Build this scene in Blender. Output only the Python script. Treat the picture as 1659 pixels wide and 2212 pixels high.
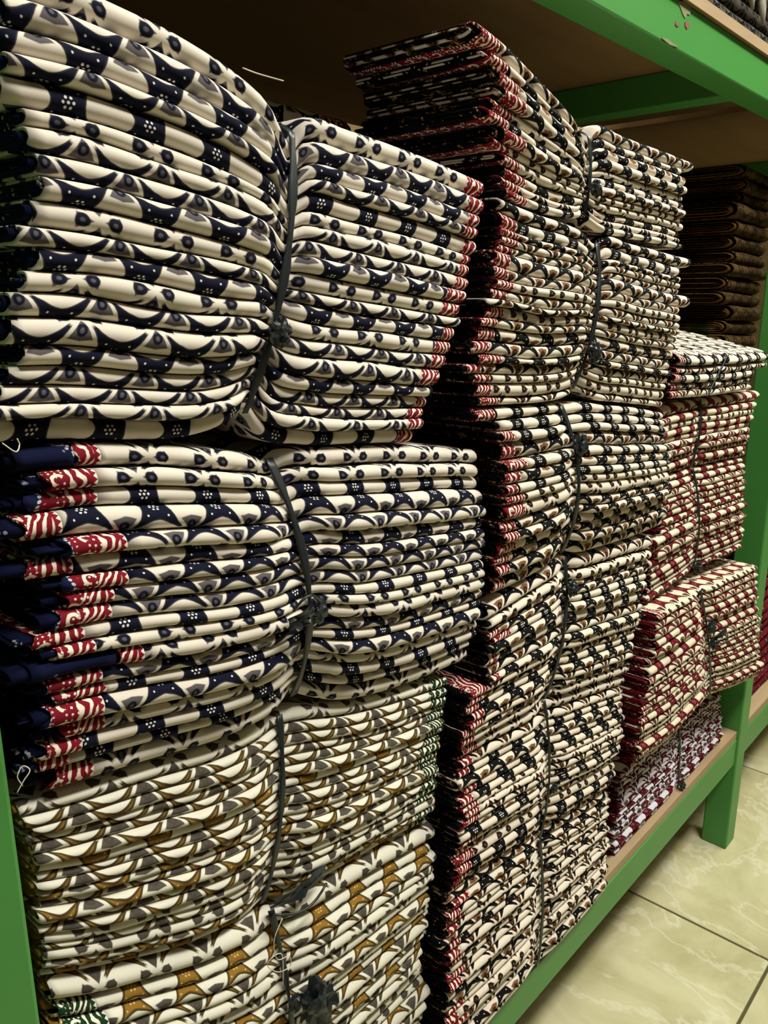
import bpy, math, random
import numpy as np
from mathutils import Matrix, Vector

for o in list(bpy.data.objects):
    bpy.data.objects.remove(o)
scene = bpy.context.scene
COL = scene.collection

# ------------------------------------------------------------------ camera
FPX, CXP, CYP = 1744.0, 829.5, 1106.0
CAM = np.array([0.0, -0.432, 1.111])
PITCH = math.atan2(456, FPX)
YAW = math.atan2(1601, math.hypot(FPX, 456))
FH = np.array([math.cos(YAW), math.sin(YAW), 0.0])
RT = np.array([math.sin(YAW), -math.cos(YAW), 0.0])
ZZ = np.array([0, 0, 1.0])
FW = FH * math.cos(PITCH) - ZZ * math.sin(PITCH)
UP = FH * math.sin(PITCH) + ZZ * math.cos(PITCH)
cd = bpy.data.cameras.new('camera')
cam = bpy.data.objects.new('camera', cd)
COL.objects.link(cam)
cd.sensor_fit = 'VERTICAL'
cd.sensor_height = 24.0
cd.lens = 24.0 * FPX / 2212.0
cd.clip_start = 0.02
M = Matrix(((RT[0], UP[0], -FW[0], CAM[0]), (RT[1], UP[1], -FW[1], CAM[1]), (RT[2], UP[2], -FW[2], CAM[2]), (0, 0, 0, 1)))
cam.matrix_world = M
scene.camera = cam

# ------------------------------------------------------------------ light
scene.view_settings.view_transform = 'Standard'
scene.view_settings.look = 'None'
scene.view_settings.gamma = 1.0
scene.view_settings.exposure = -0.08
w = bpy.data.worlds.new('room_light')
scene.world = w
w.use_nodes = True
w.node_tree.nodes['Background'].inputs[0].default_value = (0.93, 1.0, 0.86, 1)
w.node_tree.nodes['Background'].inputs[1].default_value = 0.05


def area(name, loc, target, sx, sy, power, color):
    ld = bpy.data.lights.new(name, 'AREA')
    ld.shape = 'RECTANGLE'
    ld.size, ld.size_y, ld.energy, ld.color = sx, sy, power, color
    lo = bpy.data.objects.new(name, ld)
    COL.objects.link(lo)
    lo.location = loc
    d = Vector(target) - Vector(loc)
    lo.rotation_euler = d.to_track_quat('-Z', 'Y').to_euler()
    return lo


area('ceiling_tube_light', (0.85, -0.92, 2.75), (0.8, 0.0, 0.7), 1.3, 0.25, 56, (1.0, 0.965, 0.90))
area('ceiling_tube_light', (2.35, -0.72, 2.75), (1.9, -0.3, 0.3), 1.3, 0.25, 49, (0.98, 1.0, 0.80))

# ------------------------------------------------------------------ helpers


def lin(c):
    r = []
    for v in c[:3]:
        v /= 255.0
        r.append(v / 12.92 if v <= 0.04045 else ((v + 0.055) / 1.055) ** 2.4)
    return (*r, 1.0)


def hit(px, py, Y):
    d = FW * FPX + RT * (px - CXP) - UP * (py - CYP)
    t = (Y - CAM[1]) / d[1]
    p = CAM + d * t
    return p[0], p[2]


def mesh_obj(name, verts, faces, mat, parent=None, uvs=None, smooth=True, origin=None):
    me = bpy.data.meshes.new(name)
    v = np.asarray(verts, dtype=float)
    if origin is not None:
        v = v - np.asarray(origin)
    me.from_pydata(v.tolist(), [], faces if isinstance(faces, list) else faces.tolist())
    if uvs is not None:
        ul = me.uv_layers.new(name='UVMap')
        li = np.empty(len(me.loops), dtype=np.int32)
        me.loops.foreach_get('vertex_index', li)
        ul.data.foreach_set('uv', np.asarray(uvs, dtype=np.float32)[li].ravel())
    if smooth:
        me.polygons.foreach_set('use_smooth', [True] * len(me.polygons))
    me.materials.append(mat)
    me.update()
    o = bpy.data.objects.new(name, me)
    COL.objects.link(o)
    if parent is not None:
        o.parent = parent
    return o


def tag(o, label=None, cat=None, group=None, kind=None):
    if label:
        o['label'] = label
    if cat:
        o['category'] = cat
    if group:
        o['group'] = group
    if kind:
        o['kind'] = kind
    return o


def empty(name, loc):
    o = bpy.data.objects.new(name, None)
    COL.objects.link(o)
    o.location = loc
    o.empty_display_size = 0.02
    return o


def box_data(x0, x1, y0, y1, z0, z1, bev=0.0):
    if bev <= 0:
        v = [(x, y, z) for x in (x0, x1) for y in (y0, y1) for z in (z0, z1)]
        f = [[0, 1, 3, 2], [4, 6, 7, 5], [0, 4, 5, 1], [2, 3, 7, 6], [0, 2, 6, 4], [1, 5, 7, 3]]
        return v, f
    import bmesh
    bm = bmesh.new()
    bmesh.ops.create_cube(bm, size=1.0)
    for vv in bm.verts:
        vv.co = Vector(((x0 + x1) / 2 + vv.co.x * (x1 - x0), (y0 + y1) / 2 + vv.co.y * (y1 - y0), (z0 + z1) / 2 + vv.co.z * (z1 - z0)))
    bmesh.ops.bevel(bm, geom=bm.edges[:], offset=bev, segments=2, profile=0.5, affect='EDGES')
    bm.verts.index_update()
    v = [tuple(a.co) for a in bm.verts]
    f = [[a.index for a in p.verts] for p in bm.faces]
    bm.free()
    return v, f


def box(name, b, mat, parent=None, bev=0.002, origin=None):
    v, f = box_data(*b, bev)
    return mesh_obj(name, v, f, mat, parent, smooth=False, origin=origin)


def tube_data(pts, r, n=6):
    pts = np.asarray(pts, float)
    v, f = [], []
    m = len(pts)
    rr = np.broadcast_to(np.asarray(r, float), (m,))
    for i in range(m):
        t = pts[min(i + 1, m - 1)] - pts[max(i - 1, 0)]
        t /= np.linalg.norm(t) + 1e-9
        a = np.cross(t, (0.31, 0.2, 0.93))
        a /= np.linalg.norm(a) + 1e-9
        b = np.cross(t, a)
        for k in range(n):
            q = 2 * math.pi * k / n
            v.append(pts[i] + rr[i] * (math.cos(q) * a + math.sin(q) * b))
    for i in range(m - 1):
        for k in range(n):
            f.append([i * n + k, i * n + (k + 1) % n, (i + 1) * n + (k + 1) % n, (i + 1) * n + k])
    f.append(list(range(n))[::-1])
    f.append([(m - 1) * n + k for k in range(n)])
    return v, f


# ------------------------------------------------------------------ shader expression helper
class Ex:
    def __init__(s, nt, sock):
        s.nt, s.s = nt, sock

    def op(s, o, *a):
        n = s.nt.nodes.new('ShaderNodeMath')
        n.operation = o
        for i, x in enumerate((s,) + a):
            if isinstance(x, Ex):
                s.nt.links.new(x.s, n.inputs[i])
            else:
                n.inputs[i].default_value = x
        return Ex(s.nt, n.outputs[0])

    def __add__(s, o): return s.op('ADD', o)
    def __sub__(s, o): return s.op('SUBTRACT', o)
    def __mul__(s, o): return s.op('MULTIPLY', o)
    def __truediv__(s, o): return s.op('DIVIDE', o)
    def rsub(s, k): return (s * -1.0) + k
    def pw(s, k): return s.op('POWER', k)
    def ab(s): return s.op('ABSOLUTE')
    def fr(s): return s.op('FRACT')
    def mx(s, o): return s.op('MAXIMUM', o)
    def mn(s, o): return s.op('MINIMUM', o)
    def sin(s): return s.op('SINE')
    def sqrt(s): return s.op('SQRT')

    def step(s, w=0.012):       # soft step: 0 below zero, 1 above
        r = s * (1.0 / w) + 0.5
        r.s.node.use_clamp = True
        return r


def new_mat(name, rough=0.85, spec=0.25):
    m = bpy.data.materials.new(name)
    m.use_nodes = True
    nt = m.node_tree
    b = nt.nodes['Principled BSDF']
    b.inputs['Roughness'].default_value = rough
    b.inputs['Specular IOR Level'].default_value = spec
    return m, nt, b


def mixc(nt, fac, a, b):
    n = nt.nodes.new('ShaderNodeMix')
    n.data_type = 'RGBA'
    for sock, x in ((n.inputs[0], fac), (n.inputs[6], a), (n.inputs[7], b)):
        if isinstance(x, Ex):
            nt.links.new(x.s, sock)
        elif hasattr(x, 'node'):
            nt.links.new(x, sock)
        else:
            sock.default_value = x
    return n.outputs[2]


def noise(nt, vec, scale, detail=3, rough=0.5, dist=0.0):
    n = nt.nodes.new('ShaderNodeTexNoise')
    n.inputs['Scale'].default_value = scale
    n.inputs['Detail'].default_value = detail
    n.inputs['Roughness'].default_value = rough
    n.inputs['Distortion'].default_value = dist
    if vec is not None:
        nt.links.new(vec, n.inputs['Vector'])
    return n


def uvxy(nt):
    t = nt.nodes.new('ShaderNodeTexCoord')
    s = nt.nodes.new('ShaderNodeSeparateXYZ')
    nt.links.new(t.outputs['UV'], s.inputs[0])
    return t, Ex(nt, s.outputs[0]), Ex(nt, s.outputs[1])


def batik(name, ground, star, line, eye_out, eye_in, eye_dot, dots=(235, 232, 225), hw=0.312, lw=0.020):
    """printed lattice: pointed stars, big petals and eyes around small crosses"""
    m, nt, bsdf = new_mat(name, 0.9, 0.15)
    t, u, v = uvxy(nt)
    nz = noise(nt, t.outputs['UV'], 3.0, 2)
    wob = Ex(nt, nz.outputs['Fac']) - 0.5
    u = u + wob * 0.06
    v = v + wob * 0.05
    ax = (u.fr() - 0.5).ab()
    ay = (v.fr() - 0.5).ab()
    a = ax.mx(ay)
    b = ax.mn(ay)
    h = ((a * -2.0 + 1.0).mx(0.0).pw(1.6)).rsub(1.0) * hw
    e = b - h
    gate = (a - 0.15).step(0.04)
    m_star = e.step(0.014) * gate
    m_line = (e + lw).step(0.014) * gate
    # eyes: those above and below a cross have a broad outer patch
    isv = (ay - ax).step(0.004)
    k1 = (a - 0.06) * (isv * 0.16 + 0.50) - b
    k2 = ((isv * 0.055 + 0.29) - a) - b * 0.22
    m_eo = k1.mn(k2).step(0.016)
    # small white dots in the star
    cx = ax * -1.0 + 0.5
    cy = ay * -1.0 + 0.5

    def dot2(x, y, r):
        dx, dy = cx - x, cy - y
        return ((dx * dx + dy * dy).sqrt()).rsub(r).step(0.01)
    dd = dot2(0, 0, 0.016).mx(dot2(0.058, 0.0, 0.016)).mx(dot2(0.03, 0.052, 0.016)).mx(dot2(0.15, 0.15, 0.014))
    ish = isv * -1.0 + 1.0
    da, db_ = (a - 0.20) / (ish * 0.018 + 0.078), b / (ish * 0.020 + 0.068)
    m_ei = (((da * da + db_ * db_).sqrt()).rsub(1.0) * 0.07).step(0.016)
    da, db_ = (a - 0.205) / 0.034, b / 0.027
    m_ed = (((da * da + db_ * db_).sqrt()).rsub(1.0) * 0.03).step(0.014)
    gn = noise(nt, t.outputs['Object'], 900.0, 2)
    g2 = mixc(nt, Ex(nt, gn.outputs['Fac']) * 0.25, lin(ground), lin([c * 0.86 for c in ground]))
    c = mixc(nt, m_eo, g2, lin(eye_out))
    c = mixc(nt, m_ei, c, lin(eye_in))
    c = mixc(nt, m_ed, c, lin(eye_dot))
    c = mixc(nt, m_line, c, lin(line))
    c = mixc(nt, m_star, c, lin(star))
    c = mixc(nt, dd * m_star, c, lin(dots))
    nt.links.new(c, bsdf.inputs['Base Color'])
    return m


def border_mat(name, ground, cream, base, bead):
    """scalloped border print; u grows outwards from the edge of the main print"""
    m, nt, bsdf = new_mat(name, 0.88, 0.15)
    t, u, v = uvxy(nt)
    nz = noise(nt, t.outputs['UV'], 4.0, 2)
    wob = Ex(nt, nz.outputs['Fac']) - 0.5
    vv = v + wob * 0.10
    saw = ((v * 11.0).fr() - 0.5).ab() * 2.0
    teeth = (u - saw * 0.05).step(0.012)
    curve = (v * 11.0 + u * 5.0 + wob * 5.0).sin() * 0.42
    st = (((u * 8.5 + v * 1.7 + curve).fr() - 0.5).ab() * 2.0)
    fing = (st - 0.60).step(0.10) * (u * -1.0 + 0.42).step(0.03) * (u - 0.09).step(0.02)
    # curls
    q = (vv * 3.1).fr() - 0.5
    p = (u - 0.50) * 3.1
    d = (p * p + q * q).sqrt()
    curl = ((d - 0.22).ab()).rsub(0.07).step(0.03) * (p + q * 0.9 + 0.12).step(0.05) * (u - 0.36).step(0.02)
    g = 13.0
    dx, dy = (u * g).fr() - 0.5, (vv * g).fr() - 0.5
    dotg = ((dx * dx + dy * dy).sqrt()).rsub(0.20).step(0.08) * (Ex(nt, nz.outputs['Fac']) - 0.47).step(0.05)
    dotg = dotg * (u - 0.33).step(0.03)
    mask = fing.mx(curl).mx(dotg)
    c = mixc(nt, mask, lin(ground), lin(cream))
    c = mixc(nt, teeth, lin(base), c)
    edge = (u - (((v * 2.2) * 6.2832).sin() * 0.035 + 0.70)).step(0.012)
    bx, by = (v * 15.0).fr() - 0.5, (u - (((v * 2.2) * 6.2832).sin() * 0.035 + 0.725)) * 15.0
    bead_m = ((bx * bx + by * by).sqrt()).rsub(0.36).step(0.1)
    c = mixc(nt, edge, c, lin(bead[1]))
    c = mixc(nt, bead_m, c, lin(bead[0]))
    nt.links.new(c, bsdf.inputs['Base Color'])
    return m


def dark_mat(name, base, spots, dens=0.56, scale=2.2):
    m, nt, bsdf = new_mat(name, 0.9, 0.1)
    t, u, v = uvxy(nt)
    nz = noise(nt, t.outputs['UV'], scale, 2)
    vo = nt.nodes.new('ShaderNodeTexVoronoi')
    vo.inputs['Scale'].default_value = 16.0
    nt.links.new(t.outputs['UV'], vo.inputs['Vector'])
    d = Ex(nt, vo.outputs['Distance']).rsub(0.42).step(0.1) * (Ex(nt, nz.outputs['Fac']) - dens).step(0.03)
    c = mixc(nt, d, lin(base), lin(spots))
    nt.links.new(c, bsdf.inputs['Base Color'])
    return m


def paint_mat(name, col, wear=True):
    m, nt, bsdf = new_mat(name, 0.42, 0.45)
    t = nt.nodes.new('ShaderNodeTexCoord')
    n1 = noise(nt, t.outputs['Object'], 9.0, 4, 0.6)
    n2 = noise(nt, t.outputs['Object'], 26.0, 5, 0.7)
    c = mixc(nt, Ex(nt, n1.outputs['Fac']) * 0.5, lin(col), lin([k * 0.86 for k in col]))
    if wear:
        c = mixc(nt, (Ex(nt, n2.outputs['Fac']) - 0.735).step(0.02) * 0.55, c, lin((70, 62, 52)))
    nt.links.new(c, bsdf.inputs['Base Color'])
    bp = nt.nodes.new('ShaderNodeBump')
    bp.inputs['Strength'].default_value = 0.08
    nt.links.new(n2.outputs['Fac'], bp.inputs['Height'])
    nt.links.new(bp.outputs[0], bsdf.inputs['Normal'])
    return m


def wood_mat(name, c1, c2):
    m, nt, bsdf = new_mat(name, 0.7, 0.25)
    t = nt.nodes.new('ShaderNodeTexCoord')
    mp = nt.nodes.new('ShaderNodeMapping')
    mp.inputs['Scale'].default_value = (1.2, 14.0, 14.0)
    nt.links.new(t.outputs['Object'], mp.inputs[0])
    n1 = noise(nt, mp.outputs[0], 3.0, 5, 0.6, 0.4)
    c = mixc(nt, Ex(nt, n1.outputs['Fac']), lin(c1), lin(c2))
    nt.links.new(c, bsdf.inputs['Base Color'])
    return m


def tile_mat():
    m, nt, bsdf = new_mat('marbled_tile', 0.22, 0.5)
    t = nt.nodes.new('ShaderNodeTexCoord')
    oi = nt.nodes.new('ShaderNodeObjectInfo')
    ad = nt.nodes.new('ShaderNodeVectorMath')
    ad.operation = 'MULTIPLY_ADD'
    nt.links.new(oi.outputs['Random'], ad.inputs[0])
    ad.inputs[1].default_value = (37, 21, 13)
    nt.links.new(t.outputs['Object'], ad.inputs[2])
    n1 = noise(nt, ad.outputs[0], 4.0, 6, 0.62, 0.9)
    n2 = noise(nt, ad.outputs[0], 2.6, 7, 0.6, 1.8)
    vein = ((Ex(nt, n2.outputs['Fac']) - 0.5).ab()).rsub(0.012).step(0.03)
    c = mixc(nt, (Ex(nt, n1.outputs['Fac']) - 0.5).step(0.28), lin((180, 172, 126)), lin((216, 210, 170)))
    c = mixc(nt, vein * 0.5, c, lin((240, 236, 212)))
    nt.links.new(c, bsdf.inputs['Base Color'])
    return m


def plain(name, col, rough=0.8, spec=0.2):
    m, nt, b = new_mat(name, rough, spec)
    t = nt.nodes.new('ShaderNodeTexCoord')
    n = noise(nt, t.outputs['Object'], 60.0, 3)
    c = mixc(nt, Ex(nt, n.outputs['Fac']) * 0.4, lin(col), lin([k * 0.75 for k in col]))
    nt.links.new(c, b.inputs['Base Color'])
    return m


CREAM = (224, 215, 199)
MAT = {
    'navy': batik('navy_batik_print', CREAM, (14, 16, 36), (50, 48, 54), (92, 86, 88), (17, 19, 36), (84, 82, 90)),
    'black': batik('black_batik_print', (226, 215, 197), (10, 10, 11), (26, 20, 16), (122, 84, 56), (24, 18, 15), (98, 66, 44)),
    'gold': batik('mustard_batik_print', (224, 220, 202), (138, 102, 38), (74, 60, 32), (82, 76, 68), (72, 66, 58), (80, 72, 60), (206, 184, 124), 0.362, 0.045),
    'red': batik('maroon_batik_print', (222, 210, 186), (98, 16, 26), (44, 22, 20), (104, 76, 58), (40, 26, 22), (92, 66, 52), (180, 120, 110)),
    'lilac': batik('maroon_batik_print_on_white', (220, 214, 222), (84, 12, 24), (48, 24, 30), (92, 76, 80), (38, 28, 34), (82, 70, 76), (190, 130, 130)),
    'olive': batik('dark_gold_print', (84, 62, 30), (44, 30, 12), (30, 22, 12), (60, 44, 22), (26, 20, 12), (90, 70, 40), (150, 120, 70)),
    'grey': batik('charcoal_print', (92, 90, 82), (16, 16, 18), (24, 24, 24), (44, 42, 40), (18, 18, 18), (60, 58, 54), (150, 146, 136)),
    'maroon': batik('dark_red_print', (104, 18, 30), (70, 8, 18), (60, 10, 18), (120, 40, 46), (60, 8, 16), (200, 180, 176), (214, 190, 186)),
}
CRM2 = (238, 226, 206)
BORD = {
    'navy': border_mat('red_border_print', (122, 17, 34), CRM2, CREAM, ((205, 205, 205), (20, 26, 62))),
    'black': border_mat('crimson_border_print', (118, 16, 30), CRM2, (234, 222, 198), ((206, 170, 118), (10, 10, 12))),
    'gold': border_mat('green_border_print', (22, 54, 30), CRM2, (232, 228, 212), ((210, 206, 180), (170, 124, 36))),
    'red': border_mat('dark_border_print', (120, 24, 34), CRM2, (230, 220, 196), ((210, 200, 180), (60, 10, 18))),
}
BORD['lilac'] = BORD['olive'] = BORD['grey'] = BORD['maroon'] = BORD['red']
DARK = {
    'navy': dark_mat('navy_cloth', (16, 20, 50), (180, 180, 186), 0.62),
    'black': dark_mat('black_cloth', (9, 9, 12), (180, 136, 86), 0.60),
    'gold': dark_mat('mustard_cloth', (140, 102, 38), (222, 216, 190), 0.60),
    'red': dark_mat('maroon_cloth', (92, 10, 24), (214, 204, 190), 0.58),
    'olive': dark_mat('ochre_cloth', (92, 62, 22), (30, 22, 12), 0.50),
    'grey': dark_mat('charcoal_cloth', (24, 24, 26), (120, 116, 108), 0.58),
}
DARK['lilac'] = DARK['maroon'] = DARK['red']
GREEN = paint_mat('green_paint', (74, 148, 68))
WOOD = wood_mat('plywood', (150, 122, 80), (116, 90, 56))
EDGE = wood_mat('raw_wood_edge', (196, 172, 138), (146, 120, 88))
PLASTIC, _, _b = new_mat('black_plastic_strap', 0.35, 0.5)
_b.inputs['Base Color'].default_value = lin((34, 40, 42))
THREAD = plain('white_thread', (226, 216, 192))
WALL = wood_mat('brown_panel', (140, 116, 76), (112, 90, 56))

# ------------------------------------------------------------------ room
grout = plain('grout', (92, 88, 62), 0.9)
fl = box('floor', (-1.7, 4.5, -3.2, 1.05, -0.05, -0.004), grout, bev=0)
tag(fl, 'cream marbled ceramic tile floor with dark grout joints', kind='structure')
TM = tile_mat()
td = None
for ix in range(-5, 6):
    for iy in range(-5, 2):
        x0, y0 = 1.315 + ix * 0.6, -0.165 + iy * 0.6
        if td is None:
            v, f = box_data(0.0025, 0.5975, 0.0025, 0.5975, -0.012, 0.0, 0.0012)
            to = mesh_obj('tile', v, f, TM, fl, smooth=False)
            td = to.data
        else:
            to = bpy.data.objects.new('tile', td)
            COL.objects.link(to)
            to.parent = fl
        to.location = (x0, y0, 0)
wb = box('wall_back', (-1.7, 4.5, 0.80, 0.86, 0.0, 3.0), WALL, bev=0)
tag(wb, 'brown wooden panel wall behind the shelving', kind='structure')

wf = box('wall_light_block', (-1.7, 4.5, -1.45, -1.40, 0.0, 3.0), plain('brown_light_block', (84, 74, 60)), bev=0)  # unseen dark wall, added to cut floor bounce and room fill
tag(wf, 'unseen plain wall across the aisle, added to cut bounced light', kind='structure')

# ------------------------------------------------------------------ shelf unit
sh = empty('display_shelf', (0.9, 0.3, 0.0))
tag(sh, 'green painted wooden shelving unit with plywood boards', 'shelf')
SO = (0.9, 0.3, 0.0)
BT, BB, BOARD = 0.256, 0.199, 0.273
UB, UT = 1.389, 1.440
PX0, PX1 = 1.563, 1.612


def sb(name, b, mat, bev=0.002, lab=None):
    o = box(name, b, mat, sh, bev, SO)
    if lab:
        o['label'] = lab
    return o


for (a, b) in ((0.113, 0.163), (PX0, PX1), (3.03, 3.08)):
    sb('post', (a, b, 0.0, 0.052, 0.0, 2.2), GREEN, 0.003)
    sb('post', (a, b, 0.70, 0.75, 0.0, 2.2), GREEN, 0.003)
for (a, b) in ((0.163, PX0), (PX1, 3.03)):
    sb('lower_beam', (a, b, 0.004, 0.040, BB, BT), GREEN)
    sb('lower_beam', (a, b, 0.71, 0.745, BB, BT), GREEN)
    sb('lower_board', (a, b, 0.006, 0.74, BT, BOARD), EDGE, 0.001)
for (a, b) in ((0.163, PX0), (PX1, 3.03)):
    sb('upper_beam', (a, b, 0.0, 0.042, UB, UT), GREEN)
for x in (0.42, 1.262, 2.2):
    sb('cross_beam', (x, x + 0.042, 0.042, 0.74, UB + 0.004, UT), GREEN)
for (a, b) in ((0.163, PX0), (PX1, 3.03)):
    sb('upper_board', (a, b, -0.004, 0.74, UT, UT + 0.012), WOOD, 0.001)
    sb('board_edge_strip', (a, b, -0.0055, -0.0041, UT, UT + 0.013), EDGE, 0.0)

STAIN = plain('bare_wood_stain', (138, 140, 104), 0.8)
CHIP = plain('pinkish_paint_chip', (150, 84, 92), 0.7)


def patch(name, pix, mat, lab):
    """thin flake of a different colour on the front of the upper beam"""
    p = [hit(a, b, 0.0) for a, b in pix]
    n = len(p)
    V = [(x, -0.0008, z) for x, z in p] + [(x, 0.0003, z) for x, z in p]
    F = [list(range(n))] + [[k, (k + 1) % n, n + (k + 1) % n, n + k] for k in range(n)]
    mesh_obj(name, V, F, mat, sh, smooth=False, origin=SO)['label'] = lab


patch('paint_stain', [(1464, 4), (1476, 3), (1489, 10), (1491, 22), (1489, 33), (1483, 30), (1479, 40), (1474, 31), (1471, 22)], STAIN, 'greyish worn patch')
patch('paint_chip', [(1459, 46), (1464, 50), (1466, 56), (1461, 58), (1458, 52)], CHIP, 'pinkish paint chip')
patch('paint_chip', [(1479, 48), (1487, 49), (1489, 56), (1483, 63), (1479, 56)], CHIP, 'pinkish paint chip')
patch('paint_stain', [(1428, 82), (1440, 84), (1452, 93), (1463, 100), (1461, 102), (1446, 97)], STAIN, 'greyish worn patch')

# ------------------------------------------------------------------ folded cloth bundles
PER = 0.047
ORD = ['top', 'second', 'third', 'fourth', 'fifth', 'sixth', 'seventh', 'eighth', 'ninth', 'tenth', 'eleventh', 'twelfth', 'thirteenth',
       'fourteenth', 'fifteenth', 'sixteenth', 'seventeenth', 'eighteenth', 'nineteenth', 'twentieth', 'twenty-first', 'twenty-second', 'twenty-third',
       'twenty-fourth', 'twenty-fifth', 'twenty-sixth', 'twenty-seventh', 'twenty-eighth', 'twenty-ninth', 'thirtieth']
ORD += ['thirty-' + q for q in ('first', 'second', 'third', 'fourth', 'fifth', 'sixth', 'seventh', 'eighth', 'ninth')] + ['fortieth']
ORD += ['forty-' + q for q in ('first', 'second', 'third', 'fourth', 'fifth', 'sixth', 'seventh', 'eighth', 'ninth')]
PH = {'S': 0.0, 's': 0.05, 'V': 0.15, 'v': 0.19, 'A': 0.255, 'a': 0.29, 'E': 0.50, 'e': 0.43, 'W': -0.13, 'w': -0.19, 'B': -0.255, 'b': -0.29, 'F': -0.43}


def hermite(xs, ys, q):
    xs, ys = np.asarray(xs, float), np.asarray(ys, float)
    d = np.gradient(ys, xs, axis=0)
    q = np.asarray(q, float)
    i = np.clip(np.searchsorted(xs, q) - 1, 0, len(xs) - 2)
    hh = xs[i + 1] - xs[i]
    t = (q - xs[i]) / hh
    lo, hi = q < xs[0], q > xs[-1]
    tc = np.clip(t, 0, 1)[:, None]
    hh = hh[:, None]
    r = (2 * tc**3 - 3 * tc**2 + 1) * ys[i] + (tc**3 - 2 * tc**2 + tc) * hh * d[i] + (-2 * tc**3 + 3 * tc**2) * ys[i + 1] + (tc**3 - tc**2) * hh * d[i + 1]
    if lo.any():
        r[lo] = ys[0] + (q[lo] - xs[0])[:, None] * d[0] * np.array([1, 0.6])
    if hi.any():
        r[hi] = ys[-1] + (q[hi] - xs[-1])[:, None] * d[-1] * np.array([1, 0.6])
    return r


class Bundle:
    def __init__(s, top, bot, ys=0.0, yt=None, yb=None, bulge=0.0, pinch=0.008, S=None, bow=(0, 0, 0), depth=0.15, lift=0.0, xmin=-9, xmax=9, right_of=()):
        s.lift, s.xmin, s.xmax = lift, xmin, xmax
        s.edge = [q for o in right_of for q in o.right_edge()]
        s.edge.sort()
        yt = ys if yt is None else yt
        yb = ys if yb is None else yb

        def conv(p, Y):
            return (p[1], p[2]) if p[0] == 'w' else hit(p[0], p[1], Y)
        T = np.array([conv(p, yt) for p in top])
        Bm = np.array([conv(p, yb) for p in bot])
        seg = (np.linalg.norm(np.diff(T, axis=0), axis=1) + np.linalg.norm(np.diff(Bm, axis=0), axis=1)) / 2
        c = np.concatenate([[0], np.cumsum(seg)])
        s.len = c[-1]
        s.st = c / c[-1]
        s.T, s.B = T, Bm
        s.yt, s.yb, s.bulge, s.pinch, s.depth = yt, yb, bulge, pinch, depth
        s.uS = s.st[S] if S is not None else None
        s.bow = bow

    def pos(s, u, h):
        u = np.atleast_1d(np.asarray(u, float))
        t, b = hermite(s.st, s.T, u), hermite(s.st, s.B, u)
        p = b + (t - b) * h
        uS = s.uS if s.uS is not None else 0.5
        bw = np.interp(u, [0, uS, 1], s.bow) * 4 * h * (1 - h)
        p[:, 0] += bw
        return p

    def right_edge(s):
        r = []
        for h in np.linspace(0, 1, 17):
            p = s.pos([1.0], h)[0]
            r.append((p[1], p[0] + s.margin))
        return r

    margin = 0.0092

    def ulim(s, h):
        u = np.linspace(-0.3, 1.3, 161)
        x = s.pos(u, h)[:, 0]
        lo = s.xmin
        if s.edge:
            z = s.pos([0.03], h)[0][1]
            near = [q[1] for q in s.edge if abs(q[0] - z) <= 0.022]
            lo = max(near) if near else -9
        ok = (x >= lo) & (x <= s.xmax)
        return u[ok][0], u[ok][-1]

    def front(s, u, h):
        u = np.atleast_1d(np.asarray(u, float))
        y = s.yb + (s.yt - s.yb) * h - s.bulge * 4 * h * (1 - h) * (1 - 0.35 * (2 * u - 1)**2)
        if s.uS is not None:
            y = y + s.pinch * np.exp(-((u - s.uS) / 0.055)**2)
        return y


def wave(seed, u, amp, L):
    r = random.Random(seed)
    o = np.zeros_like(u)
    for k in range(4):
        o += math.sin(0) + r.uniform(0.3, 1.0) * np.sin(u * L * r.uniform(12, 60) + r.uniform(0, 6.28))
    return o * amp / 2.0


def sheet(us, xb, xt, zb, zt, yf, yb, ry, v0, mirror=False, narc=8, nflat=3, ends=(0, 0), scallop=None, inset=0.0):
    """U-shaped folded sheet lying open to the back; returns verts, faces, uvs"""
    n = len(us)
    th = (zt - zb)
    zc = (zt + zb) / 2
    ang = np.linspace(math.pi / 2, -math.pi / 2, narc + 1)
    prof = []
    m = nflat + narc + 1 + nflat
    V = np.zeros((n, m, 3))
    A = np.zeros((n, m))
    hf = th / 2 - inset
    yfront = yf + inset
    rr = np.minimum(ry, (yb - yf) * 0.4)
    for k in range(nflat):
        q = (k / nflat)**0.7
        V[:, k, 1] = yb + (yfront + rr - yb) * q
        V[:, k, 2] = zc + hf
        V[:, m - 1 - k, 1] = V[:, k, 1]
        V[:, m - 1 - k, 2] = zc - hf
    for k, a in enumerate(ang):
        V[:, nflat + k, 1] = yfront + rr * (1 - math.cos(a))
        V[:, nflat + k, 2] = zc + hf * math.sin(a)
    V[:, :, 0] = xb[:, None] + (xt - xb)[:, None] * (V[:, :, 2] - zb[:, None]) / th[:, None]
    d = np.linalg.norm(np.diff(V[:, :, 1:], axis=1), axis=2)
    mid = nflat + narc // 2
    cs = np.concatenate([np.zeros((n, 1)), np.cumsum(d, axis=1)], axis=1)
    A = cs[:, mid:mid + 1] - cs
    if scallop:
        amp, ph = scallop
        dx = amp * (1 + np.sin(A[0] / PER * 2.2 * 6.2832 + ph))
        V[0] += (V[1] - V[0]) * (dx / np.maximum(1e-4, V[1, :, 0] - V[0, :, 0]))[:, None]
    verts = V.reshape(-1, 3)
    idx = np.arange(n * m).reshape(n, m)
    f = np.stack([idx[:-1, :-1], idx[:-1, 1:], idx[1:, 1:], idx[1:, :-1]], axis=-1).reshape(-1, 4)
    wrap = np.stack([idx[:-1, m - 1], idx[:-1, 0], idx[1:, 0], idx[1:, m - 1]], axis=-1)
    f = np.concatenate([f, wrap])
    return verts, f, A


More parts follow.
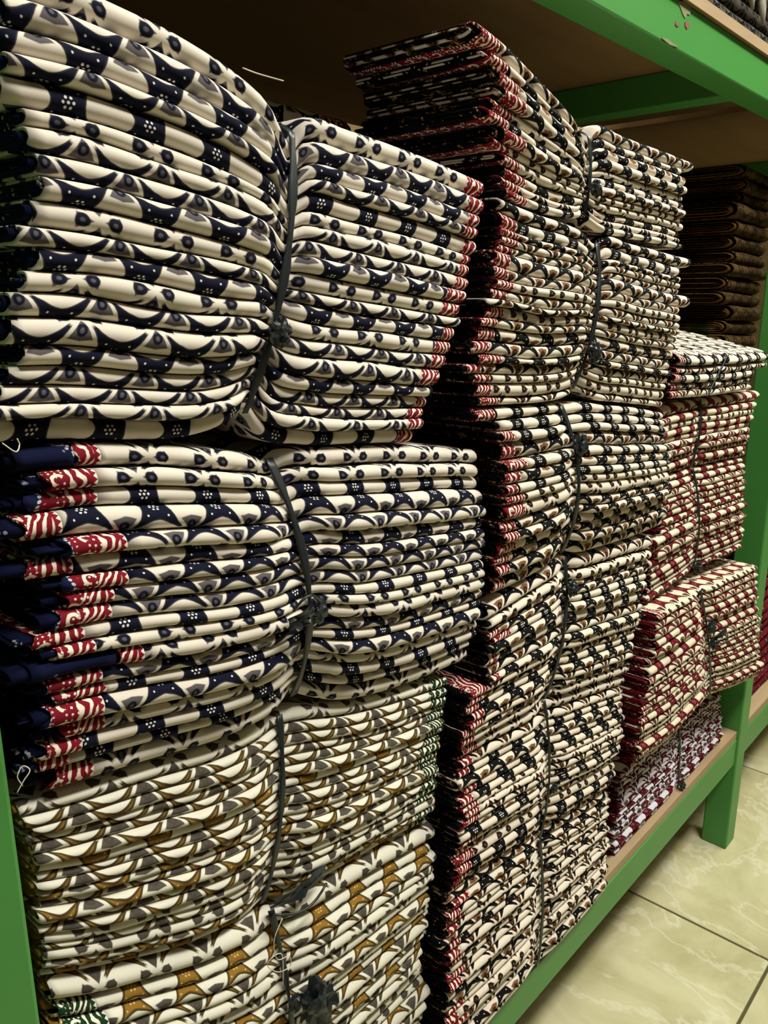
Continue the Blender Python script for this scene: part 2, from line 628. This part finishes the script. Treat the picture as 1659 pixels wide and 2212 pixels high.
def lip(verts, f, n, m, uv, th, zc_first, zc_last):
    """turn the end edges inwards so that the sheet shows its thickness"""
    V = verts.reshape(n, m, 3)
    U = uv.reshape(n, m, 2)
    allv, allu, fs = [verts], [uv], [f]
    base = n * m
    for e, zc, sg in ((0, zc_first, 1), (n - 1, zc_last, -1)):
        q = V[e].copy()
        c = np.array([q[:, 0].mean(), 0, zc])
        q[:, 2] += np.clip(zc - q[:, 2], -0.0016, 0.0016)
        q[:, 1] += 0.0014
        q[:, 0] += sg * 0.0004
        allv.append(q)
        allu.append(U[e] + 0.01)
        i = np.arange(m - 1)
        a = e * m + i
        b = base + i
        ff = np.stack([a, a + 1, b + 1, b], axis=-1)
        if sg == 1:
            ff = ff[:, ::-1]
        fs.append(ff)
        base += m
    return np.concatenate(allv), np.concatenate(fs), np.concatenate(allu)


def build(bd, rows, key, desc, group, left=None, right=None, jl=0.010, jr=0.005, nseg=44, layers='L', layer_key=None, tops=1.6, adj='cream and navy batik',
          seed=1, out=0.004, weights=None, rough=1.0, name='folded_cloth', named=True, per=PER, narc=8, long_rows=(), longer=0.03, printed=0.0, shift=0.0, hems={}):
    """rows: string of print phases from the top down, upper weight digits given in weights"""
    R = random.Random(seed)
    n = len(rows)
    wt = np.array(weights if weights else [R.uniform(0.75, 1.25) for _ in rows], float)
    wt /= wt.sum()
    hb = np.concatenate([[0], np.cumsum(wt[::-1])])       # from the bottom
    grid = np.linspace(-0.2, 1.2, int(nseg * 1.4) + 1)
    if bd.uS is not None:
        gex = bd.uS + np.array([-0.05, -0.03, -0.015, 0, 0.015, 0.03, 0.05])
        grid = np.concatenate([grid[np.abs(grid - bd.uS) > 0.06], gex])
        grid.sort()
    for i, ch in enumerate(rows):
        k = n - 1 - i                                      # index from bottom
        h0, h1 = hb[k], hb[k + 1]
        hc = (h0 + h1) / 2
        uL = (shift + R.uniform(-jl, jl)) / bd.len
        uR = 1 + (R.uniform(-jr, jr)) / bd.len
        umin, umax = bd.ulim(hc)
        uL, uR = max(uL, umin + R.uniform(0, 0.7) * jl / bd.len), min(uR, umax)
        if i in long_rows:
            uR += longer / bd.len
        bwid = 0.0
        bL = left is not None and R.random() < left[2]
        bR = right is not None and R.random() < right[2]
        wl = R.uniform(left[0], left[1]) / bd.len if bL else 0
        wr = R.uniform(right[0], right[1]) / bd.len if bR else 0
        if i in hems:
            bL, wl = True, (hems[i] + 0.018) / bd.len
        yoff = R.uniform(-0.0035, 0.0035) * rough
        L = bd.len
        vo = PH[ch] + R.uniform(-0.03, 0.03)
        uo = R.random()
        pc = bd.pos([0.5], hc)[0]
        el = math.atan2(CAM[2] - pc[1], bd.front([0.5], hc)[0] - CAM[1])
        vo -= el * 0.55 * (bd.pos([0.5], h1)[0][1] - bd.pos([0.5], h0)[0][1]) / per
        tl = R.uniform(-0.0007, 0.0007)

        def section(us):
            p0, p1 = bd.pos(us, h0), bd.pos(us, h1)
            zb = p0[:, 1] + (wave(seed * 977 + k, us, 0.0010 * rough, L) if k > 0 else 0) + 0.00022
            zt = p1[:, 1] + (wave(seed * 977 + k + 1, us, 0.0010 * rough, L) if k < n - 1 else 0) - 0.00022
            zt = np.maximum(zt, zb + 0.002)
            loose = 1.0 if bd.uS is None else 1 - np.exp(-((us - bd.uS) / 0.05)**2)
            yf = bd.front(us, hc) + (yoff + wave(seed * 31 + k, us, 0.0011 * rough, L)) * loose
            return p0[:, 0], p1[:, 0], zb, zt, yf

        def make(us, mat, nm, parent, org, inset=0.0, scallop=None, u_from=None, ypush=0.0, na=narc, nf=3, vv=vo, dolip=True):
            xb, xt, zb, zt, yf = section(us)
            th = zt - zb
            ry = th * (0.62 if i > 0 else 0.5 * tops)
            yb = bd.front(us, hc) + bd.depth
            vs, f, A = sheet(us, xb, xt, zb, zt, yf + ypush, yb, ry, 0, narc=na, nflat=nf, scallop=scallop, inset=inset)
            vs[:, 2] += bd.lift * hc * np.clip((vs[:, 1] - bd.yt) / bd.depth, 0, 1)
            m = 2 * nf + na + 1
            dist = np.concatenate([[0], np.cumsum(np.linalg.norm(np.diff(np.stack([xb, zb], 1), axis=0), axis=1))])
            if u_from is None:
                U = np.repeat((dist / per + uo)[:, None], m, 1)
            elif u_from == 'end':
                U = np.repeat(((dist[-1] - dist) / per)[:, None], m, 1)
            else:
                U = np.repeat((dist / per)[:, None], m, 1)
            uv = np.stack([U, A / per + vv], -1).reshape(-1, 2)
            if dolip:
                zc = (zb + zt) / 2
                vs, f, uv = lip(vs, f, len(us), m, uv, th, zc[0], zc[-1])
            return mesh_obj(nm, vs, f, mat, parent, uv, origin=org)

        c0 = bd.pos([0.5], hc)[0]
        zlow = bd.pos([0.5], h0)[0][1]
        org = (c0[0], bd.front([0.5], hc)[0] + bd.depth / 2, zlow)
        root = empty(name, org)
        od = ORD[i] if i < len(ORD) else str(i)
        if named:
            if i == 0:
                lb = f'{adj} cloth lying on top of the {desc}'
            elif i == n - 1:
                lb = f'{adj} cloth at the very bottom of the {desc}'
            else:
                lb = f'{od} {adj} cloth from the top of the {desc}'
        else:
            lb = f'{adj} cloth in the {desc}'
        tag(root, lb, 'cloth', group)
        ub = grid[(grid > uL + wl + 0.004) & (grid < uR - wr - 0.004)]
        ub = np.concatenate([[uL + wl], ub, [uR - wr]])
        make(ub, MAT[key], 'body', root, org)
        lk = layer_key or key
        if i in hems:
            make(np.linspace(uL, uL + hems[i] / L, 8), DARK[lk], 'hem', root, org, vv=R.uniform(0, 3))
        if bL:
            us = np.linspace(uL + hems.get(i, 0.0) / L, uL + wl, 8)
            make(us, BORD[lk], 'border', root, org, scallop=(0.0025, R.uniform(0, 6)), u_from='end', vv=R.uniform(0, 1))
        if bR:
            us = np.linspace(uR - wr, uR, 8)
            make(us, BORD[lk], 'border', root, org, u_from='start', vv=R.uniform(0, 1))
        thm = float(np.mean(bd.pos([0.1, 0.9], h1)[:, 1] - bd.pos([0.1, 0.9], h0)[:, 1]))
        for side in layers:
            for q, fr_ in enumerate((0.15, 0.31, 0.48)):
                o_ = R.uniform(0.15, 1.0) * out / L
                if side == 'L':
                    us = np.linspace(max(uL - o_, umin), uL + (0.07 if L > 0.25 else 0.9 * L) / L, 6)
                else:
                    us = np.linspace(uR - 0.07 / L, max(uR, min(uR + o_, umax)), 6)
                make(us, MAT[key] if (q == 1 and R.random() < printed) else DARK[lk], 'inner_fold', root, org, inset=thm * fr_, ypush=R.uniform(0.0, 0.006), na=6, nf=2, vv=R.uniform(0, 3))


def tie(bd, desc, knots=(0.5,), width=0.0075, loop=None, over_top=True, crumple=None):
    """flat plastic strap round a bundle, with its knot"""
    R = random.Random(desc)
    hs = np.linspace(1.0, 0.0, 30)
    org = None
    pts = []
    for h in hs:
        p = bd.pos([bd.uS], h)[0]
        y = bd.front([bd.uS], h)[0] - 0.0026
        pts.append((p[0], y, p[1]))
    pts = np.array(pts)
    up = []
    if over_top:
        a = pts[0]
        for d_, z_ in ((bd.depth, 0.011), (bd.depth * 0.6, 0.011), (0.03, 0.011), (0.010, 0.009), (0.001, 0.004)):
            up.append((a[0] + 0.004 * d_ / bd.depth, a[1] + d_, a[2] + z_))
        pts = np.concatenate([np.array(up), pts])
    root = empty('plastic_tie', tuple(pts[-1]))
    tag(root, f'black plastic strap tied round the {desc}', 'strap')
    n = len(pts)
    V, F = [], []
    prof = [(-1, 0.0), (-0.5, -0.0009), (0, -0.0003), (0.5, -0.001), (1, 0.0)]
    for i, p in enumerate(pts):
        wd = width / 2 * (0.85 + 0.25 * math.sin(i * 0.7 + R.uniform(0, 1)))
        for kk in knots:
            hk = np.array(bd.pos([bd.uS], kk)[0])
            dd = math.hypot(p[0] - hk[0], p[2] - hk[1])
            wd *= 1 - 0.45 * math.exp(-(dd / 0.012)**2)
        flat = over_top and i < len(up) - 1
        for (s_, d_) in prof:
            off = (s_ * wd, 0, -d_) if flat else (s_ * wd, d_, 0)
            V.append((p[0] + off[0], p[1] + off[1], p[2] + off[2]))
        for (s_, d_) in prof[::-1]:
            off = (s_ * wd, 0, -d_ - 0.0007) if flat else (s_ * wd, d_ + 0.0009, 0)
            V.append((p[0] + off[0], p[1] + off[1], p[2] + off[2]))
    m = 10
    for i in range(n - 1):
        for k in range(m):
            F.append([i * m + k, (i + 1) * m + k, (i + 1) * m + (k + 1) % m, i * m + (k + 1) % m])
    F.append(list(range(m)))
    F.append([(n - 1) * m + k for k in range(m)][::-1])
    mesh_obj('strap', V, F, PLASTIC, root, origin=tuple(pts[-1]))
    for kk in knots:
        hk = bd.pos([bd.uS], kk)[0]
        y = bd.front([bd.uS], kk)[0]
        knot((hk[0], y - 0.0105, hk[1]), 0.0085 * width / 0.0075, root, tuple(pts[-1]), R)
    if crumple:
        hk = bd.pos([bd.uS], crumple[0])[0]
        y = bd.front([bd.uS], crumple[0])[0]
        knot((hk[0] + crumple[2], y - 0.020, hk[1] - 0.003), crumple[1], root, tuple(pts[-1]), R, 0.30, 'crumpled_end')
    if loop:
        hk = bd.pos([bd.uS], loop[0])[0]
        y = bd.front([bd.uS], loop[0])[0]
        tail((hk[0], y - 0.012, hk[1]), loop[1], loop[2], root, tuple(pts[-1]), R)
    return root


def knot(c, r, root, org, R, crumple=0.16, nm='knot'):
    import bmesh
    bm = bmesh.new()
    bmesh.ops.create_icosphere(bm, subdivisions=3, radius=1.0)
    f1, f2, f3 = R.uniform(3, 5), R.uniform(3, 5), R.uniform(0, 6)
    for v in bm.verts:
        d = v.co.normalized()
        k = 1 + 0.28 * math.sin(d.x * f1 * 1.6 + f3) * math.sin(d.z * f2 * 1.5 + 1) + crumple * (math.sin(9 * d.y + 7 * d.x + f3) + R.uniform(-0.5, 0.5))
        v.co = Vector((d.x * r * 0.85 * k, d.y * r * 0.7 * k, d.z * r * 1.15 * k))
    vs = [(v.co.x + c[0], v.co.y + c[1], v.co.z + c[2]) for v in bm.verts]
    fs = [[v.index for v in f.verts] for f in bm.faces]
    bm.free()
    mesh_obj(nm, vs, fs, PLASTIC, root, origin=org, smooth=False)


def tail(c, direction, ln, root, org, R, wmax=0.0065, side=1):
    """crumpled flat end of the strap sticking out of the knot"""
    d = np.array(direction, float)
    d /= np.linalg.norm(d)
    sd = np.cross(d, (0, 1, 0))
    n = 9
    V, F = [], []
    for i in range(n):
        t = i / (n - 1)
        p = np.array(c) + d * ln * t + np.array([0, -0.005 * math.sin(t * 3.1), 0.0]) + sd * R.uniform(-0.0008, 0.0008)
        wd = wmax * min(1.0, 0.3 + 1.6 * t) * (1.0 if t < 0.85 else 0.72) * R.uniform(0.88, 1.05)
        row = [(s_, R.uniform(-0.0022, 0.0022)) for s_ in (-1, -0.45, 0.1, 0.55, 1)]
        for s_, q in row:
            V.append(p + sd * wd * s_ + np.array([0, q, 0]))
        for s_, q in row[::-1]:
            V.append(p + sd * wd * s_ + np.array([0, q + 0.0012, 0]))
    m = 10
    for i in range(n - 1):
        for k in range(m):
            F.append([i * m + k, (i + 1) * m + k, (i + 1) * m + (k + 1) % m, i * m + (k + 1) % m])
    F.append(list(range(m)))
    F.append([(n - 1) * m + k for k in range(m)][::-1])
    mesh_obj('loose_end', V, F, PLASTIC, root, origin=org, smooth=False)
    # the narrow return of the loop underneath
    pts = [np.array(c) + d * ln * t - sd * side * (0.006 + 0.012 * math.sin(t * 3.0)) + np.array([0, -0.003 - 0.004 * math.sin(t * 3.1), 0]) for t in np.linspace(0, 0.93, 9)]
    vv, ff = tube_data(pts, 0.0011, 6)
    mesh_obj('loop', vv, ff, PLASTIC, root, origin=org)


# ---- left column
A1 = Bundle([(-30, -120), (130, -62), (270, 0), (400, 68), (520, 150), (600, 222), (648, 296), (674, 250), (760, 273), (900, 323), (1045, 386)],
            [(-30, 964), (120, 953), (280, 954), (400, 949), (470, 930), (515, 908), (545, 895), (575, 946), (650, 962), (770, 962), (890, 958)],
            ys=0.0, S=6, bow=(0.018, 0.004, 0.008), bulge=0.012, pinch=0.010, xmin=0.1665)
build(A1, 'EVVASEaaVEAVeAaVAAaS', 'navy', 'upper left bundle', 'cloths in the upper left bundle', right=(0.012, 0.03, 0.95), jl=0.008, jr=0.005, seed=11,
      weights=[1.5, 1.25, 1.0, .75, 1.15, .75, .95, .95, 1.0, 1.05, .75, 1.0, 1.0, .95, 1.25, .85, .85, .75, .75, 1.0], layers='LR')
tie(A1, 'upper left bundle', knots=(0.30,))
A2 = Bundle([(20, 973), (130, 960), (300, 958), (400, 964), (480, 972), (545, 981), (595, 992), (625, 970), (700, 966), (830, 962), (1022, 970)],
            [(60, 1728), (140, 1703), (337, 1644), (450, 1611), (527, 1578), (600, 1540), (648, 1508), (680, 1513), (727, 1516), (812, 1502), (1006, 1430)],
            ys=0.004, S=6, bow=(0.006, 0.004, 0.003), bulge=0.026, pinch=0.010, xmin=0.1665)
build(A2, 'FESWBWwwBSEeWSWeSsb', 'navy', 'second left bundle', 'cloths in the second left bundle', left=(0.020, 0.042, 0.92), jl=0.013, jr=0.005, seed=12,
      weights=[1.3, 1.0, 1.0, 1.3, 1.0, 1.0, .8, 1.0, .9, .8, .75, 1.05, .9, .7, 1.2, .8, 1.05, .75, 1.5], out=0.012, shift=0.002, hems={11: 0.052, 0: 0.03})
tie(A2, 'second left bundle', over_top=False, knots=(0.42,), loop=(0.43, (-1, 0, -0.1), 0.03))
A3 = Bundle([(40, 1738), (140, 1710), (337, 1650), (450, 1618), (527, 1586), (585, 1560), (612, 1549), (660, 1530), (730, 1521), (830, 1500), (960, 1462)],
            [(85, 2112), (200, 2098), (337, 2064), (430, 2036), (490, 2012), (545, 1982), (576, 1954), (620, 1940), (700, 1900), (800, 1842), (920, 1776)],
            ys=0.010, S=6, bulge=0.012, pinch=0.007, xmin=0.1665)
build(A3, 'eAAaAAVAaAAAaAEaEAAV', 'gold', 'third left bundle', 'cloths in the third left bundle', right=(0.022, 0.035, 0.95), jl=0.006, jr=0.005, seed=13,
      adj='cream and mustard batik', layers='LR', weights=[1.3, .9, 1.1, .8, 1, .9, 1.1, .8, 1, 1, .8, 1.1, .7, .9, 1.1, .8, 1.2, .8, .7, .7])
tie(A3, 'third left bundle', over_top=False, knots=(), width=0.006, loop=(0.0, (1, -0.1, 0.10), 0.058))
A4 = Bundle([(85, 2116), (200, 2102), (337, 2068), (430, 2042), (500, 2012), (560, 1984), (590, 1968), (640, 1942), (710, 1902), (810, 1845), (935, 1782)],
            [(150, 2560), (250, 2520), (380, 2460), (470, 2415), (540, 2380), (600, 2345), (640, 2325), (680, 2295), (740, 2245), (820, 2170), (905, 2085)],
            ys=0.008, S=6, bulge=0.008, pinch=0.005, xmin=0.1665)
build(A4, 'BSWBbBWBSBWSwB', 'gold', 'fourth left bundle', 'cloths in the fourth left bundle', left=(0.03, 0.05, 0.8), jl=0.012, jr=0.005, seed=14,
      adj='cream and mustard batik', weights=[1.7, 1, 1, .8, 1, 1.1, .9, 1, .8, 1.1, 1, 1, .9, .9])
tie(A4, 'fourth left bundle', over_top=False, knots=(0.52,), width=0.006, crumple=(0.505, 0.016, 0.016))
a5x = np.linspace(A4.B[0][0], A4.B[-1][0] + 0.012, 5)
A5 = Bundle([('w', x, np.interp(x, A4.B[:, 0], A4.B[:, 1]) - 0.003) for x in a5x], [('w', x, BOARD + 0.001) for x in a5x], ys=0.008, depth=0.15, xmin=0.1665)
build(A5, 'BFWBSwBbW', 'gold', 'lowest left bundle', 'cloths in the lowest left bundle', jl=0.008, seed=15, adj='cream and mustard batik', nseg=24)

# ---- middle column
YB = -0.008
B1 = Bundle([(1052, 46), (1105, 92), (1150, 140), (1200, 196), (1245, 248), (1284, 302), (1298, 270), (1340, 284), (1400, 307), (1480, 338)],
            [(1064, 412), (1115, 436), (1170, 457), (1215, 469), (1250, 471), (1272, 464), (1296, 497), (1350, 512), (1410, 524), (1470, 538)],
            ys=YB, S=5, bulge=0.004, pinch=0.008, right_of=(A1,))
build(B1, 'bWVWFSwEeWaS', 'black', 'topmost middle bundle', 'cloths in the topmost middle bundle', left=(0.028, 0.040, 1.0), jl=0.014, jr=0.005, seed=21, printed=0.4, adj='cream and black batik',
      out=0.005, weights=[1.7, 1, 1.5, 1.3, 1, 1.1, 1.2, .8, 1, 1.1, .8, .9], long_rows=(0,))
tie(B1, 'topmost middle bundle', knots=(0.35,), width=0.006)
B2 = Bundle([(1064, 418), (1115, 442), (1170, 464), (1215, 478), (1255, 495), (1300, 523), (1312, 510), (1360, 524), (1410, 537), (1470, 553)],
            [(1030, 877), (1100, 874), (1160, 870), (1205, 862), (1230, 851), (1246, 841), (1277, 860), (1331, 869), (1380, 874), (1425, 879)],
            ys=YB, S=5, bulge=0.014, pinch=0.008, right_of=(A1, A2))
build(B2, 'WSwbBwBEBAEBWBWBEEb', 'black', 'second middle bundle', 'cloths in the second middle bundle', left=(0.020, 0.034, 0.95), jl=0.014, jr=0.005, seed=22, shift=-0.012, adj='cream and black batik',
      weights=[1.3, 1.3, .7, .8, .7, 1.5, 1.0, .9, 1.0, .6, 1.1, .8, 1.3, 1.3, .7, 1, .8, 1.4, .8], long_rows=(0, 5))
tie(B2, 'second middle bundle', over_top=False, knots=(0.26,), width=0.008)
B3 = Bundle([(1022, 884), (1100, 879), (1160, 876), (1200, 872), (1212, 872), (1222, 876), (1255, 869), (1320, 875), (1380, 880), (1425, 890)],
            [(1040, 1296), (1100, 1270), (1161, 1238), (1190, 1219), (1206, 1207), (1222, 1196), (1248, 1196), (1285, 1186), (1372, 1159), (1426, 1136)],
            ys=YB, S=5, bulge=0.022, pinch=0.008, right_of=(A1, A2, A3))
build(B3, 'SSSWSVSEEWWSWwW', 'black', 'third middle bundle', 'cloths in the third middle bundle', left=(0.018, 0.036, 0.95), jl=0.014, jr=0.005, seed=23, shift=-0.012, adj='cream and black batik',
      weights=[1, .9, .8, 1.5, .9, 1.0, .8, .8, 1.4, 1, .9, 1.1, .9, 1.1, 1.5])
tie(B3, 'third middle bundle', over_top=False, knots=(0.76,), width=0.008)
B4 = Bundle([(1050, 1314), (1105, 1278), (1161, 1244), (1190, 1226), (1206, 1214), (1226, 1204), (1250, 1201), (1285, 1191), (1365, 1168), (1405, 1157)],
            [(975, 1627), (1013, 1606), (1077, 1569), (1115, 1550), (1150, 1532), (1183, 1510), (1205, 1503), (1240, 1491), (1290, 1475), (1350, 1455)],
            ys=YB, S=5, bulge=0.012, pinch=0.006, right_of=(A2, A3))
build(B4, 'BFWwSWSBWbwSWBWE', 'black', 'fourth middle bundle', 'cloths in the fourth middle bundle', left=(0.015, 0.03, 0.9), jl=0.014, jr=0.005, seed=24, shift=-0.008, adj='cream and black batik',
      weights=[1.6, 1, .8, .8, .9, 1.0, 1.5, 1, .8, 1, .8, 1, 1, .8, .9, 1.1])
tie(B4, 'fourth middle bundle', over_top=False, knots=(0.80,), width=0.007)
B5 = Bundle([(975, 1630), (1013, 1609), (1077, 1572), (1115, 1553), (1150, 1535), (1180, 1515), (1205, 1506), (1240, 1494), (1290, 1478), (1348, 1460)],
            [(938, 1978), (985, 1940), (1050, 1893), (1100, 1858), (1140, 1833), (1170, 1812), (1190, 1800), (1225, 1778), (1265, 1755), (1312, 1722)],
            ys=YB, S=5, bulge=0.010, pinch=0.005, right_of=(A2, A3, A4, A5))
build(B5, 'BbSWSVEeBWSEWFVAaA', 'black', 'fifth middle bundle', 'cloths in the fifth middle bundle', left=(0.018, 0.034, 0.9), jl=0.014, jr=0.005, seed=25, shift=-0.006, adj='cream and black batik',
      weights=[1.5, 1, .9, 1, 1, .9, .7, .8, .8, .8, .9, .8, 1.0, 1.3, 1, 1.1, 1, .9])
tie(B5, 'fifth middle bundle', over_top=False, knots=(0.42,), width=0.0045)
_r = hit(1308, 1882, YB)[0]
_s = hit(1166, 2070, YB)[0]
B6 = Bundle([(938, 1982), (985, 1943), (1050, 1896), (1100, 1861), (1140, 1836), (1170, 1815), (1190, 1803), (1225, 1781), (1265, 1758), (1312, 1725)],
            [('w', x, BOARD + 0.001) for x in (0.545, 0.575, 0.64, 0.69, 0.73, _s, _s + 0.03, _s + 0.08, _s + 0.14, _r)],
            ys=YB, S=5, bulge=0.006, pinch=0.005, right_of=(A3, A4, A5))
build(B6, 'WBFbwSBWFBbSWBFwBbWFB', 'black', 'bottom middle bundle', 'cloths in the bottom middle bundle', left=(0.018, 0.034, 0.8), jl=0.012, jr=0.005, seed=26, shift=-0.004, adj='cream and black batik')
tie(B6, 'bottom middle bundle', over_top=False, knots=(), width=0.006)

# ---- right column
C0 = Bundle([(1432, 758), (1490, 766), (1530, 768), (1575, 767), (1610, 765), (1640, 762)],
            [(1428, 864), (1475, 861), (1505, 859), (1530, 857), (1580, 850), (1622, 843)], ys=-0.016, S=3, depth=0.2, pinch=0.004, lift=0.05, right_of=(B1, B2, B3))
build(C0, 'SASWB', 'black', 'top right bundle', 'cloths in the top right bundle', left=(0.018, 0.03, 1.0), jl=0.008, seed=31, adj='cream and black batik', nseg=40,
      weights=[1.7, .9, 1.1, 1, 1], tops=2.6, long_rows=(0, 1), longer=0.06)
tie(C0, 'top right bundle', knots=(), width=0.006, over_top=False)
C1 = Bundle([(1415, 884), (1470, 870), (1518, 863), (1580, 853), (1630, 846)], [(1412, 1037), (1455, 1022), (1497, 1009), (1550, 998), (1605, 986)], ys=0.0, S=2, bulge=0.006, pinch=0.006, right_of=(B2, B3))
build(C1, 'WSESsABwSW', 'red', 'upper maroon right bundle', 'cloths in the upper maroon bundle', left=(0.012, 0.02, 0.5), seed=32, adj='cream and maroon batik', nseg=40,
      weights=[1.6, .9, 1, 1, .9, 1, .9, .9, 1, .8], long_rows=(0,))
tie(C1, 'upper maroon right bundle', knots=(), width=0.008, over_top=False)
C2 = Bundle([(1412, 1040), (1455, 1025), (1500, 1012), (1550, 1001), (1605, 989)], [(1395, 1302), (1450, 1262), (1500, 1229), (1550, 1205), (1600, 1183)], ys=0.0, S=2, bulge=0.010, pinch=0.005, right_of=(B3, B4))
build(C2, 'WSBSwSWBSwBSWSSbW', 'red', 'second maroon right bundle', 'cloths in the second maroon bundle', seed=33, adj='cream and maroon batik', nseg=40)
tie(C2, 'second maroon right bundle', knots=(0.03,), width=0.006, over_top=False)
C3 = Bundle([(1378, 1356), (1440, 1318), (1518, 1276), (1570, 1250), (1632, 1222)], [(1372, 1655), (1440, 1608), (1538, 1508), (1590, 1486), (1640, 1464)], ys=-0.03, S=2, bulge=0.006, pinch=0.006, depth=0.10, right_of=(B3, B4, B5))
build(C3, 'FBwSWSSBEwSBWSwEBSWB', 'red', 'overhanging maroon bundle', 'cloths in the overhanging maroon bundle', left=(0.012, 0.02, 0.6), seed=34, adj='cream and maroon batik', nseg=40,
      jl=0.012, jr=0.01, tops=2.2, long_rows=(17, 18))
tie(C3, 'overhanging maroon bundle', over_top=False, knots=(0.70, 0.55), width=0.007, loop=(0.6, (0.8, -0.2, 0.3), 0.03))
_c = [hit(px, py, 0.016)[0] for px, py in ((1328, 1868), (1395, 1795), (1464, 1718), (1510, 1670), (1556, 1622))]
C4 = Bundle([(1345, 1668), (1405, 1620), (1470, 1574), (1515, 1530), (1556, 1500)], [('w', x, BOARD + 0.001) for x in _c], ys=0.016, S=2, bulge=0.002, pinch=0.004, right_of=(B4, B5, B6))
build(C4, 'BSwBWSBbwSWBSEWwSBWSBW', 'lilac', 'bottom right bundle', 'cloths in the bottom right bundle', seed=35, adj='white and maroon batik', nseg=40)
tie(C4, 'bottom right bundle', knots=(0.07,), width=0.006, over_top=False)

# ---- dark gold stack past the right column, back row, next bay and upper shelf
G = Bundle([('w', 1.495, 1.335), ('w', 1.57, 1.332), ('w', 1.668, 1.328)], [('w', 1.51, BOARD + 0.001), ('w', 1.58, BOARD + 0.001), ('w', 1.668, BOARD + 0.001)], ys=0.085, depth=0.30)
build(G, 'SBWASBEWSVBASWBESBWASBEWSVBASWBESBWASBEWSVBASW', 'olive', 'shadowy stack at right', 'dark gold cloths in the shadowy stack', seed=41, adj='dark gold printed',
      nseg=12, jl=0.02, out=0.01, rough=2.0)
K = Bundle([('w', 0.30, 1.303), ('w', 0.45, 1.303), ('w', 0.655, 1.298)], [('w', 0.30, BOARD + 0.001), ('w', 0.45, BOARD + 0.001), ('w', 0.66, BOARD + 0.001)], ys=0.20, depth=0.16)
build(K, 'WBSWBESWBAWBSWBESWBAWBSWBESWBA', 'black', 'back row stack', 'cloths in the back row', seed=42, adj='black and red edged', nseg=12, right=(0.03, 0.05, 1.0),
      jr=0.015, layers='R', rough=2.0)
N = Bundle([('w', 1.69, 0.66), ('w', 1.80, 0.66), ('w', 2.05, 0.65)], [('w', 1.69, BOARD + 0.001), ('w', 1.80, BOARD + 0.001), ('w', 2.05, BOARD + 0.001)], ys=0.03, depth=0.2)
build(N, 'SBWASBEWSVBASWBE', 'maroon', 'stack beyond the post', 'dark red cloths beyond the post', seed=43, adj='dark red speckled', nseg=12)
U = Bundle([('w', 0.98, 1.60), ('w', 1.25, 1.60), ('w', 1.54, 1.60)], [('w', 0.98, UT + 0.0135), ('w', 1.25, UT + 0.0135), ('w', 1.54, UT + 0.0135)], ys=0.03, depth=0.2)
build(U, 'SBWASB', 'grey', 'stack on the upper board', 'charcoal cloths on the upper board', seed=44, adj='charcoal grey printed', nseg=20)

# fringe cords hanging at the front of the cloths on the upper board
R = random.Random(5)
FR = plain('grey_fringe', (150, 146, 132))
fr = empty('fringed_scarf', (1.3, -0.01, UT + 0.014))
tag(fr, 'dark scarf with twisted pale fringe lying on the upper board', 'scarf')
v, f = box_data(1.02, 1.555, 0.006, 0.13, 1.602, 1.614, 0.004)
mesh_obj('body', v, f, DARK['grey'], fr, origin=(1.3, -0.01, UT + 0.014))
for k in range(34):
    x = 1.03 + 0.515 * k / 33 + R.uniform(-0.004, 0.004)
    ln = R.uniform(0.05, 0.13)
    pts = [(x + 0.002 * math.sin(j * 2.1 + k), 0.004 - 0.004 * math.sin(j * 0.9), 1.606 - ln * j / 7) for j in range(8)]
    vv, ff = tube_data(pts, [0.0032 + 0.0012 * math.sin(j * 2.4) for j in range(8)], 6)
    mesh_obj('tassel', vv, ff, FR, fr, origin=(1.3, -0.01, UT + 0.014))


# loose threads
def thread(pix, Y, label, r=0.0004):
    pts = []
    for (px, py) in pix:
        x, z = hit(px, py, Y)
        pts.append((x, Y + 0.002 * math.sin(px), z))
    pts = np.array(pts)
    q = np.linspace(0, len(pts) - 1, len(pts) * 5)
    pp = hermite(np.arange(len(pts)), pts, q)
    vv, ff = tube_data(pp, r, 5)
    o = mesh_obj('loose_thread', vv, ff, THREAD, origin=tuple(pts[0]))
    o.location = tuple(pts[0])
    tag(o, label, 'thread')


thread([(35, 1712), (48, 1685), (62, 1662), (52, 1658), (40, 1680), (52, 1700)], -0.004, 'short curled white thread at the corner of the mustard bundle')
thread([(612, 1985), (590, 2030), (596, 2070), (625, 2066), (630, 2090), (600, 2100), (580, 2085), (610, 2062), (608, 2120)], -0.014, 'long tangled white thread beside the strap of the mustard bundle')
thread([(8, 958), (30, 975), (45, 962), (38, 948)], -0.010, 'white thread curling below the upper left bundle')
thread([(520, 148), (560, 158), (608, 176)], -0.002, 'brown straw of thread sticking out above the upper left bundle')
